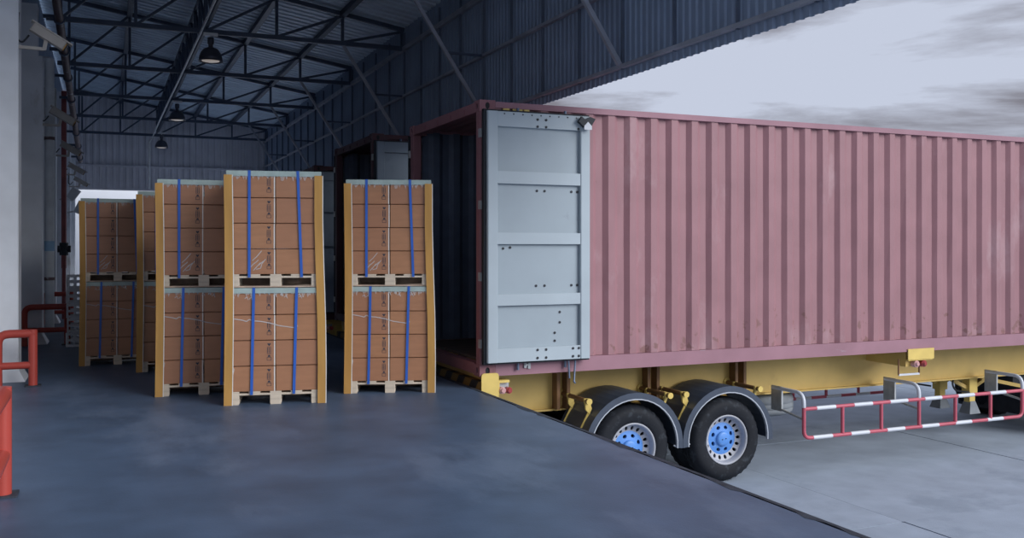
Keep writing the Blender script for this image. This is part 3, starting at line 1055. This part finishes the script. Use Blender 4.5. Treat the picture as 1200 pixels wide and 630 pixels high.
def make_trailer(loc, L, label, full=True, lift=0.0):
    root = tag(empty('container_trailer', loc), label, 'trailer', 'container trailers at the dock')
    ZC = 1.42 + lift
    W_ = 2.438
    ztop, zbot = ZC - .004, .875
    # two I-beams
    for y0, sg in ((.75, 1), (W_ - .75, -1)):
        b = MB()
        yw = y0
        b.box(.10, L - .3, min(yw, yw + sg * .02), max(yw, yw + sg * .02), zbot + .02, ztop - .02)
        b.box(.10, L - .3, min(yw - sg * .06, yw + sg * .10), max(yw - sg * .06, yw + sg * .10), zbot, zbot + .02)
        b.box(.10, L - .3, min(yw - sg * .06, yw + sg * .10), max(yw - sg * .06, yw + sg * .10), ztop - .02, ztop)
        b.build('main_beam', 'yellow', root)
    # stiffeners
    for x in (1.29, 2.51, 3.80):
        for dx in (-.065, .065):
            for ya, yb in ((.62, .749), (W_ - .749, W_ - .62)):
                MB().box(x + dx - .02, x + dx + .02, ya, yb, zbot + .021, ztop - .021).build('stiffener', 'rib_brown', root)
    # cross members
    for x in (.6, 2.0, 3.3, 4.9, 7.0, 9.0, 11.0):
        if x < L - .5:
            MB().box(x - .05, x + .05, .78, W_ - .78, zbot + .1, ztop - .08).build('cross_member', 'yellow', root)
    # rear bolster with twist-lock plates and striped bumper
    MB().box(.10, .26, .10, W_ - .10, ztop - .17, ztop - .001).build('rear_bolster', 'yellow', root)
    MB().box(.02, .10, .04, W_ - .04, 1.17, 1.36).build('rear_bumper', 'hazard', root)
    # rounded yellow corner plate with lamps beside it
    for ys, sg in ((-.012, 1), (W_ + .012, -1)):
        ring = []
        xa, xb, za, zb = .010, .205, 1.02, 1.455
        for cx_, cz_, a0 in ((xb - .03, zb - .03, 0), (xa + .03, zb - .03, 90)):
            for q in range(5):
                a = R(a0 + q * 22.5)
                ring.append((cx_ + .03 * math.cos(a), cz_ + .03 * math.sin(a)))
        ring += [(xa, za), (xb, za)]
        MB().prism_y(ring, min(ys - sg * .012, ys), max(ys - sg * .012, ys)).build('corner_plate', 'yellow_pale', root)
        bk = MB()
        y1, y2 = sorted((ys + sg * .002, ys + sg * .16))
        bk.box(.205, .335, y1, y2, 1.345, 1.372)
        bk.box(.205, .220, y1, y2, 1.22, 1.345)
        bx = bk.build('lamp_bracket', 'yellow_pale', root)
        MB().box(.222, .345, min(ys + sg * .05, ys + sg * .08), max(ys + sg * .05, ys + sg * .08), 1.225, 1.344).build('lamp_plate', 'galv', bx)
        for k, (lx, lz, lm) in enumerate(((.252, 1.265, 'lens_pink'), (.325, 1.262, 'lens_red'))):
            l = MB()
            l.tube([(lx, ys + sg * .05, lz), (lx, ys - sg * .01, lz)], .036, 14)
            l.tube([(lx, ys - sg * .01, lz), (lx, ys - sg * .03, lz)], .030, 14, r1=.02)
            l.build('marker_lamp', lm, bx)
    # axles, wheels, mudguards
    ax = [1.87, 3.15]
    for x in ax:
        MB().tube([(x, .30, .5), (x, W_ - .30, .5)], .065, 12).build('axle', 'under_dark', root)
        make_wheel(root, x, .5, -1, .02)
        make_wheel(root, x, .5, 1, W_ - .02)
        for y0, y1, ylip in ((.0, .70, .0), (W_ - .70, W_, W_)):
            m = MB()
            n = 22
            ro, ri = [], []
            for k in range(n + 1):
                a = R(-4 + (188) * k / n)
                ro.append((x + .635 * math.cos(a), .52 + .615 * math.sin(a)))
                ri.append((x + .622 * math.cos(a), .52 + .602 * math.sin(a)))
            ring = ro + ri[::-1]
            nn = len(ring)
            vs_ = [(p, y0 + .02, z) for p, z in ring] + [(p, y1 - .02, z) for p, z in ring]
            fs = [((i + 1) % nn, i, nn + i, nn + (i + 1) % nn) for i in range(nn)]
            m.add(vs_, fs, False)
            for ye in (y0 + .02, y1 - .02):
                for k in range(n):
                    m.add([(ro[k][0], ye, ro[k][1]), (ro[k + 1][0], ye, ro[k + 1][1]), (ri[k + 1][0], ye, ri[k + 1][1]), (ri[k][0], ye, ri[k][1])], [(0, 1, 2, 3)])
            mg = m.build('mudguard', 'mudguard', root)
            # broad outer lip, with a pale inner bead
            lip = MB()
            bead = MB()
            yl0, yl1 = (y0 - .008, y0 + .02) if ylip == y0 else (y1 - .02, y1 + .008)
            for k in range(n):
                q = []
                q2 = []
                for kk in (k, k + 1):
                    a = R(-5 + 190 * kk / n)
                    q.append((x + .640 * math.cos(a), .52 + .620 * math.sin(a)))
                    q.append((x + .572 * math.cos(a), .52 + .552 * math.sin(a)))
                    q2.append((x + .572 * math.cos(a), .52 + .552 * math.sin(a)))
                    q2.append((x + .560 * math.cos(a), .52 + .540 * math.sin(a)))
                lip.prism_y([q[0], q[2], q[3], q[1]], yl0, yl1)
                bead.prism_y([q2[0], q2[2], q2[3], q2[1]], yl0 - .006, yl1)
            lip.build('guard_lip', 'mudguard', mg)
            bead.build('lip_bead', 'guard_trim', mg)
        # support rods with clamps on both sides of each guard
        for dx in (-.53, .53):
            for yin, yout, yc in ((.75, .10, (.16, .58)), (W_ - .75, W_ - .10, (W_ - .16, W_ - .58))):
                rr = MB().tube([(x + dx, yin, 1.06), (x + dx, yout, 1.06)], .026, 10).build('guard_rod', 'rib_brown', root)
                MB().tube([(x + dx, yout, 1.06), (x + dx, yout - (.02 if yout < 1 else -.02), 1.06)], .036, 12).build('rod_cap', 'yellow_pale', rr)
                MB().tube([(x + dx, yin, 1.06), (x + dx, yin - (.015 if yin < 1.2 else -.015), 1.06)], .055, 12).build('rod_flange', 'yellow_pale', rr)
                for c_ in yc:
                    s_ = 1 if dx < 0 else -1
                    cl = MB()
                    cl.prism_y([(x + dx - .03, 1.085), (x + dx + .03, 1.085), (x + dx + .045 * s_ + .02, .97), (x + dx + .035 * s_, .91), (x + dx + .02 * s_ - .03, .96)], c_ - .014, c_ + .014)
                    cl.bar((x + dx + .035 * s_, c_, .93), (x + dx - .06 * s_, c_, .76), .03, .012, (0, 1, 0))
                    cl.build('rod_clamp', 'yellow_pale', rr)
    # small link between the guards
    for yy in (.02, W_ - .02):
        MB().tube([(2.40, yy, .50), (2.46, yy, .475), (2.56, yy, .475), (2.62, yy, .50)], .010, 6).build('guard_link', 'guard_trim', root)
    if not full:
        for yy in (.62, W_ - .62):
            MB().box(L - 1.1, L - .98, yy - .06, yy + .06, 0.02, .90).box(L - 1.18, L - .90, yy - .14, yy + .14, 0, .02).build('landing_leg', 'yellow', root)
        return root
    # outrigger with side plate and lamps
    for y_in, y_out, sg in ((.748, .06, 1), (W_ - .748, W_ - .06, -1)):
        o = MB().prism_x([(y_in, ztop - .19), (y_out, ztop - .20), (y_out, ztop - .001), (y_in, ztop - .001)], 6.00, 6.36).build('outrigger', 'yellow', root)
        yp = -.008 if sg > 0 else W_ + .008
        MB().cbox(5.96, 6.42, min(yp, yp - sg * .012), max(yp, yp - sg * .012), 1.315, 1.455, .004).build('side_plate', 'yellow_pale', o)
        MB().box(5.98, 6.40, min(yp, yp + sg * .065), max(yp, yp + sg * .065), 1.3, 1.315).build('plate_shelf', 'yellow_pale', o)
        for lx, lm in ((6.12, 'lens_pink'), (6.25, 'lens_red')):
            l = MB()
            l.tube([(lx, yp + sg * .06, 1.255), (lx, yp - sg * .005, 1.255)], .045, 14)
            l.tube([(lx, yp - sg * .005, 1.255), (lx, yp - sg * .03, 1.255)], .038, 14, r1=.022)
            l.build('marker_lamp', lm, o)
        w = MB()
        w.tube([(5.90, yp + sg * .09, 1.32), (5.90, yp + sg * .09, 1.11)], .012, 6)
        w.tube([(6.26, yp + sg * .09, 1.32), (6.26, yp + sg * .09, 1.12)], .012, 6)
        w.build('lamp_hoop', 'rib_brown', o)
        MB().box(5.90, 6.26, yp + sg * .09 - .008, yp + sg * .09 + .008, 1.10, 1.125).build('hoop_reflector', 'band_white', o)
    # side guards
    posts = [4.27, 4.88, 5.52, 6.17, 6.82, 7.48, 8.10]
    zt, zb_ = .79, .432
    for yg, sg in ((.0, 1), (W_, -1)):
        fr = MB()
        rr = .024
        lx, rx = posts[0], posts[-1]
        fr.tube(bend([(lx, yg, zt + .02), (lx, yg, zb_), (rx, yg, zb_), (rx, yg, zt + .02)], .10), rr, 12)
        sgd = fr.build('side_guard', 'guard_red', root)
        MB().tube([(lx, yg, zt), (rx, yg, zt)], rr, 12).build('upper_rail', 'guard_red', sgd)
        for x in posts[1:-1]:
            MB().tube([(x, yg, zb_), (x, yg, zt)], rr * .95, 10).build('post', 'guard_red', sgd)
        step = .60
        k = 0
        x = lx + .14
        while x + .3 < rx:
            for zz, off in ((zt, .05), (zb_, 0)):
                x0 = x + off
                if x0 + .30 < rx - .02:
                    MB().tube([(x0, yg, zz), (x0 + .30, yg, zz)], rr + .0018, 12).build('white_band', 'band_white', sgd)
            x += step
        for x in (posts[0], posts[3], posts[6]):
            ya, yb = sorted((yg + sg * .40, yg + sg * .60))
            MB().box(x - .012, x + .012, ya, yb, .70, 1.01).build('hanger_plate', 'galv', sgd)
            MB().tube(bend([(x, yg + sg * .58, .985), (x, yg, .985), (x, yg, zt + .02)], .13), rr, 12).build('bracket_tube', 'band_white', sgd)
            MB().tube([(x, yg + sg * .40, .72), (x, yg, zt - .13)], .016, 8).build('stay_tube', 'galv', sgd)
    # spare tyre lying flat under the beams
    sp = MB()
    prof = [(.26, .0), (.30, -.01), (.42, -.005), (.48, .03), (.49, .07), (.482, .075), (.482, .085), (.49, .09), (.49, .14), (.482, .145), (.482, .155), (.49, .16), (.49, .20), (.47, .25), (.42, .28), (.30, .285), (.26, .275), (.26, .0)]
    sp.lathe_z([(r, .565 + z) for r, z in prof], 4.50, 1.22, 40)
    spo = sp.build('spare_wheel', 'spare_grey', root)
    MB().box(4.2, 4.8, 1.15, 1.29, .852, .872).build('spare_carrier', 'under_dark', spo)
    # landing legs
    lx = 8.2
    for yy, sg in ((.95, 1), (W_ - .95, -1)):
        lg = MB().box(lx - .08, lx + .08, yy - .07, yy + .07, .60, .874).box(lx - .055, lx + .055, yy - .05, yy + .05, .46, .60).build('landing_leg', 'yellow_pale', root)
        MB().add([(lx - .11, yy - .10, .32), (lx + .11, yy - .10, .32), (lx + .11, yy + .10, .32), (lx - .11, yy + .10, .32),
                  (lx - .05, yy - .06, .50), (lx + .05, yy - .06, .50), (lx + .05, yy + .06, .50), (lx - .05, yy + .06, .50)],
                 [(0, 3, 2, 1), (4, 5, 6, 7), (0, 1, 5, 4), (1, 2, 6, 5), (2, 3, 7, 6), (3, 0, 4, 7)]).build('leg_foot', 'spare_grey', lg)
        MB().bar((lx - .45, yy, .87), (lx - .07, yy, .70), .05, .05).bar((lx + .45, yy, .87), (lx + .07, yy, .70), .05, .05).build('leg_stay', 'yellow', lg)
        MB().tube(bend([(lx - .50, yy - sg * .15, .87), (lx - .56, yy - sg * .18, .80), (lx - .52, yy - sg * .2, .71), (lx - .1, yy - sg * .08, .64)], .05), .014, 8).build('crank_handle', 'under_dark', lg)
    MB().tube([(lx, 1.02, .80), (lx, W_ - 1.02, .80)], .03, 8).build('leg_shaft', 'yellow', root)
    MB().bar((8.3, .82, .85), (9.3, .30, .62), .06, .05).build('front_stay', 'yellow', root)
    return root

make_trailer((.06, 0, YG), 12.192, 'yellow skeletal trailer with blue-hubbed wheels under the big red container', True)
make_trailer((.06, 4.27, YG), 6.058, 'trailer in deep shade under the container behind the red one', False, .13)
make_trailer((.06, 8.42, YG), 6.058, 'trailer in deep shade under the farthest container', False)

# the towing unit, of which only the dark rear shows at the right border
tr = tag(empty('tractor_unit', (.06, 0, YG)), 'black rear end of the towing truck under the front of the red container', 'truck')
for yy in (.78, 1.58):
    MB().box(8.9, 12.6, yy, yy + .08, .70, .86).build('frame_rail', 'under_dark', tr)
for x in (10.05, 11.4):
    MB().tube([(x, .3, .5), (x, 2.14, .5)], .10, 12).build('drive_axle', 'under_dark', tr)
    MB().lathe_y([(.01, 1.0), (.2, 1.03), (.24, 1.2), (.2, 1.38), (.01, 1.42)], x, .52, 20).build('differential', 'under_dark', tr)
    make_wheel(tr, x, .5, -1, -.02, True, 'rim')
    make_wheel(tr, x, .5, 1, 2.46, True, 'rim')
MB().box(9.66, 9.675, 1.22, 2.42, .14, .86).build('mud_flap', 'under_dark', tr)
MB().box(9.40, 9.415, .02, .72, .14, .86).build('mud_flap', 'under_dark', tr)
MB().box(9.42, 9.50, .75, 1.70, .60, .86).build('rear_crossbeam', 'under_dark', tr)
MB().box(9.6, 10.9, .72, 1.72, .862, .872).build('fifth_wheel_plate', 'under_dark', tr)

# ------------------------------------------------------------------ strapped pallet loads, two high
CH, CP = .229, .236          # carton height, layer pitch
PH = .122                    # pallet height
TIER = PH + 4 * CP + .014    # one load
DEP = .72
def shared(mb, name, m_):
    me = mb.mesh(name)
    me.materials.append(MATS[m_])
    return me
# carton: the rounded front top edge leaves a dark groove between the layers
CRING = [(0.003, 0), (0, .003), (0, CH - .003), (.003, CH), (.03, CH), (.03, CP - .0005), (DEP, CP - .0005), (DEP, 0)]
me_cl = shared(MB().prism_x(CRING, -.428, -.004), 'carton', 'carton')
me_cr = shared(MB().prism_x(CRING, .003, .402), 'carton', 'carton')
# handling marks printed on the carton: arrow head, two strokes, arrow head, square
def mark_mesh():
    m = MB()
    x, y = -.060, -.0012
    def poly(pts):
        m.add([(x + a, y, b) for a, b in pts], [tuple(range(len(pts)))])
    poly([(-.017, .200), (-.008, .206), (0, .200), (.008, .206), (.017, .200), (0, .178)])
    for a in (-.018, -.004, .010):
        poly([(a, .112), (a + .006, .112), (a + .006, .166), (a, .166)])
    for a0, a1, b0, b1 in ((-.020, .020, .170, .173), (-.020, .020, .105, .108)):
        poly([(a0, b0), (a1, b0), (a1, b1), (a0, b1)])
    poly([(-.012, .080), (.012, .080), (.012, .088), (0, .100), (-.012, .088)])
    for a0, a1, b0, b1 in ((-.020, .020, .046, .050), (-.020, .020, .072, .076), (-.020, -.016, .046, .076), (.016, .020, .046, .076)):
        poly([(a0, b0), (a1, b0), (a1, b1), (a0, b1)])
    return m
me_mark = shared(mark_mesh(), 'handling_mark', 'mark_ink')
me_tape = shared(MB().box(-.016, -.006, -.0012, .0, .0, CH), 'tape_seam', 'card_edge')
# pallet pieces
me_block = shared(MB().cbox(-.052, .052, 0, .11, .012, PH - .035, .004), 'block', 'wood_pale')
me_deck = shared(MB().cbox(-.052, .052, .0, DEP, 0, .017, .003), 'deck_board', 'wood_pale')
me_string = shared(MB().box(-.43, .425, 0, .09, PH - .035, PH - .018), 'stringer_board', 'wood_pale')
me_view_stop = shared(MB().box(-.43, .425, 0, .06, .0125, PH - .0355), 'view_stop', 'wood_red')  # added bar, keeps the bright background from showing through the pallet
me_bott = shared(MB().box(-.43, .425, 0, .09, 0, .012), 'bottom_board', 'wood_red')
me_skid = shared(MB().box(-.048, .048, 0, DEP, 0, .012), 'bottom_board', 'wood_pale')
# top cover, ragged film, straps
def cover_mesh(seed):
    rnd = random.Random(seed)
    m = MB()
    z1 = TIER - .006
    m.box(-.434, .408, -.006, DEP + .006, z1 - .012, z1)
    m.box(-.434, .408, -.010, -.0065, z1 - .048, z1)
    m.box(-.440, -.4345, -.010, DEP + .006, z1 - .045, z1)
    m.box(.4085, .414, -.010, DEP + .006, z1 - .045, z1)
    return m
me_cover = shared(cover_mesh(1), 'top_cover', 'top_cover')
def film_mesh(seed):
    rnd = random.Random(seed)
    m = MB()
    z1 = TIER - .05
    x = -.43
    top, bot = [], []
    while x < .40:
        top.append((x, -.0085, z1 + .002))
        bot.append((x, -.0085 - rnd.random() * .004, z1 - rnd.random() ** 3 * .05 - .002))
        x += .012
    n = len(top)
    m.add(top + bot, [(i, i + 1, n + i + 1, n + i) for i in range(n - 1)])
    # wisps of torn film on the lower cartons
    return m
def wisp_mesh(seed, upper):
    rnd = random.Random(seed)
    m = MB()
    def streak(pts, w):
        for a, b in zip(pts[:-1], pts[1:]):
            dx, dz = b[0] - a[0], b[1] - a[1]
            l = math.hypot(dx, dz)
            nx, nzz = -dz / l * w, dx / l * w
            m.add([(a[0] - nx, -.0045, a[1] - nzz), (b[0] - nx, -.0045, b[1] - nzz), (b[0] + nx, -.0045, b[1] + nzz), (a[0] + nx, -.0045, a[1] + nzz)], [(0, 1, 2, 3)])
    if upper:
        for k in range(6):
            x = -.27 + rnd.random() * .10
            z = PH + .03 + rnd.random() * .10
            streak([(x, z), (x + .04, z + .01 + rnd.random() * .04), (x + .05, z + .05), (x + .085, z + .065 + rnd.random() * .03)], .0035)
    else:
        z = PH + CP * 3 - .05
        streak([(-.41, z + .02), (-.30, z), (-.26, z - .012), (-.235, z + .006), (-.20, z - .008), (-.14, z - .012), (-.05, z - .03), (.03, z - .055), (.16, z - .075), (.20, z - .06)], .0045)
        streak([(-.42, PH + .25), (-.37, PH + .21), (-.385, PH + .13), (-.41, PH + .06)], .0035)
        for k in range(9):
            x = -.40 + rnd.random() * .75
            zz = TIER - .07 - rnd.random() * .05
            streak([(x, zz), (x + .02, zz + .02), (x + .03, zz - .01)], .003)
    return m
me_film = [shared(film_mesh(11), 'film_fringe', 'film'), shared(film_mesh(12), 'film_fringe', 'film')]
me_wisp = [shared(wisp_mesh(21, False), 'film_wisp', 'film_white'), shared(wisp_mesh(22, True), 'film_wisp', 'film_white')]
def strap_mesh(xt, xb):
    m = MB()
    w = .0125
    zt, zb = TIER - .005, PH - .03
    m.add([(xb - w, -.013, zb), (xb + w, -.013, zb), (xt + w, -.013, zt), (xt - w, -.013, zt),
           (xb - w, -.0105, zb), (xb + w, -.0105, zb), (xt + w, -.0105, zt), (xt - w, -.0105, zt)],
          [(0, 1, 2, 3), (4, 7, 6, 5), (0, 3, 7, 4), (1, 5, 6, 2), (2, 6, 7, 3), (0, 4, 5, 1)])
    m.box(xt - w, xt + w, -.013, DEP + .012, zt, zt + .002)
    m.box(xt - w, xt + w, DEP + .0095, DEP + .012, zb, zt)
    return m
STR = {0: [(-.195, -.215), (.190, .165)], 1: [(-.235, -.235), (.200, .235)]}
me_str = {k: [shared(strap_mesh(a, b), 'strap', 'strap_blue') for a, b in v] for k, v in STR.items()}

def make_load(loc, rz, sc, tier, label):
    root = tag(empty('pallet_load', loc, rz), label, 'pallet load', 'strapped carton loads on pallets')
    root.scale = (sc, sc, sc)
    pal = link('pallet', me_string, None, root, (0, .002, 0))
    for yy in (DEP / 2 - .045, DEP - .094):
        link('stringer_board', me_string, None, pal, (0, yy, 0))
    for x in (-.378, .0, .373):
        for yy in (.0, DEP / 2 - .057, DEP - .114):
            link('block', me_block, None, pal, (x, yy, 0))
    link('view_stop', me_view_stop, None, pal, (0, DEP / 2 - .03 + .10, 0))
    for x in (-.378, -.19, 0, .187, .373):
        link('deck_board', me_deck, None, pal, (x, -.002, PH - .0175))
    if tier:
        for yy in (0, DEP / 2 - .045, DEP - .094):
            link('bottom_board', me_bott, None, pal, (0, yy, 0))
    else:
        for x in (-.378, .0, .373):
            link('bottom_board', me_skid, None, pal, (x, -.002, 0))
    for k in range(4):
        z = PH + k * CP
        a = link('carton', me_cl, None, root, (random.uniform(-.002, .002), random.uniform(0, .003), z))
        link('handling_mark', me_mark, None, a)
        link('tape_seam', me_tape, None, a)
        link('carton', me_cr, None, root, (random.uniform(-.002, .002), random.uniform(0, .003), z))
    c = link('top_cover', me_cover, None, root)
    link('film_fringe', me_film[tier], None, c)
    tag(link('film_wisp', me_wisp[tier], None, root), kind='stuff')
    for me in me_str[tier]:
        link('strap', me, None, root)
    return root

def corner_board(loc, rz, sc, side, label):
    """L-shaped board up a front corner, from the floor to just under the upper cover; bowed a little"""
    root = tag(empty('corner_board', loc, rz), label, 'corner board', 'cardboard corner boards')
    root.scale = (sc, sc, sc)
    th, w = .006, .072
    zs = [0, .35, .75, 1.06, 1.3, 1.7, 2 * TIER - .045]
    n = len(zs)
    def xo(z):
        if side < 0:
            return -.4600 + .010 * math.sin(z * 1.5)
        return .4165 + .010 + .026 * (1 - z / 2.1) ** 1.0 + .008 * math.sin(z * 2.8)
    face, edge = MB(), MB()
    ring = []
    for z in zs:
        x = xo(z)
        s = -side
        # outer corner at x, flange runs inward (toward the middle) in front, and back along the side
        ring.append([(x, -.024, z), (x + s * w, -.024, z), (x + s * w, -.018, z), (x + s * th, -.018, z), (x + s * th, .05, z), (x, .05, z)])
    vs_ = [p for rg in ring for p in rg]
    fs = [tuple(range(6)), tuple(range(6 * n - 6, 6 * n))]
    for i in range(n - 1):
        for k in range(6):
            a, b = 6 * i + k, 6 * i + (k + 1) % 6
            fs.append((a, b, b + 6, a + 6))
    face.add(vs_, fs)
    fo = face.build('board', 'corner_card', root)
    # pale paper edge
    vs_, fs = [], []
    for z in zs:
        x = xo(z) + (w if side < 0 else .0)
        vs_ += [(x + .0005, -.0245, z), (x + .008, -.0245, z), (x + .008, -.0175, z), (x + .0005, -.0175, z)]
    for i in range(n - 1):
        for k in range(4):
            a, b = 4 * i + k, 4 * i + (k + 1) % 4
            fs.append((a, b, b + 4, a + 4))
    edge.add(vs_, fs)
    edge.build('paper_edge', 'card_edge', root)
    return root

STACKS = [
    (-3.379, 3.702, 0.0, .968, 'leftmost pallet stack', 'L'),
    (-2.737, 2.770, -3.0, .992, 'half-hidden second pallet stack from the left', 'L'),
    (-2.622, 0.711, -5.3, .995, 'third pallet stack from the left', 'L'),
    (-2.059, -0.145, -12.2, 1.015, 'largest pallet stack in the middle', 'LR'),
    (-0.884, 0.085, -19.0, 1.0, 'rightmost pallet stack', 'LR'),
]
for x, y, rz, sc, nm, sides in STACKS:
    rz = R(rz)
    for t in (0, 1):
        make_load((x, y, t * TIER * sc), rz, sc, t, '%s load of strapped brown cartons, %s' % ('lower' if t == 0 else 'upper', nm))
    for sd in sides:
        corner_board((x, y, 0), rz, sc, -1 if sd == 'L' else 1, 'tan corner board up the %s front edge, %s' % ('left' if sd == 'L' else 'right', nm))
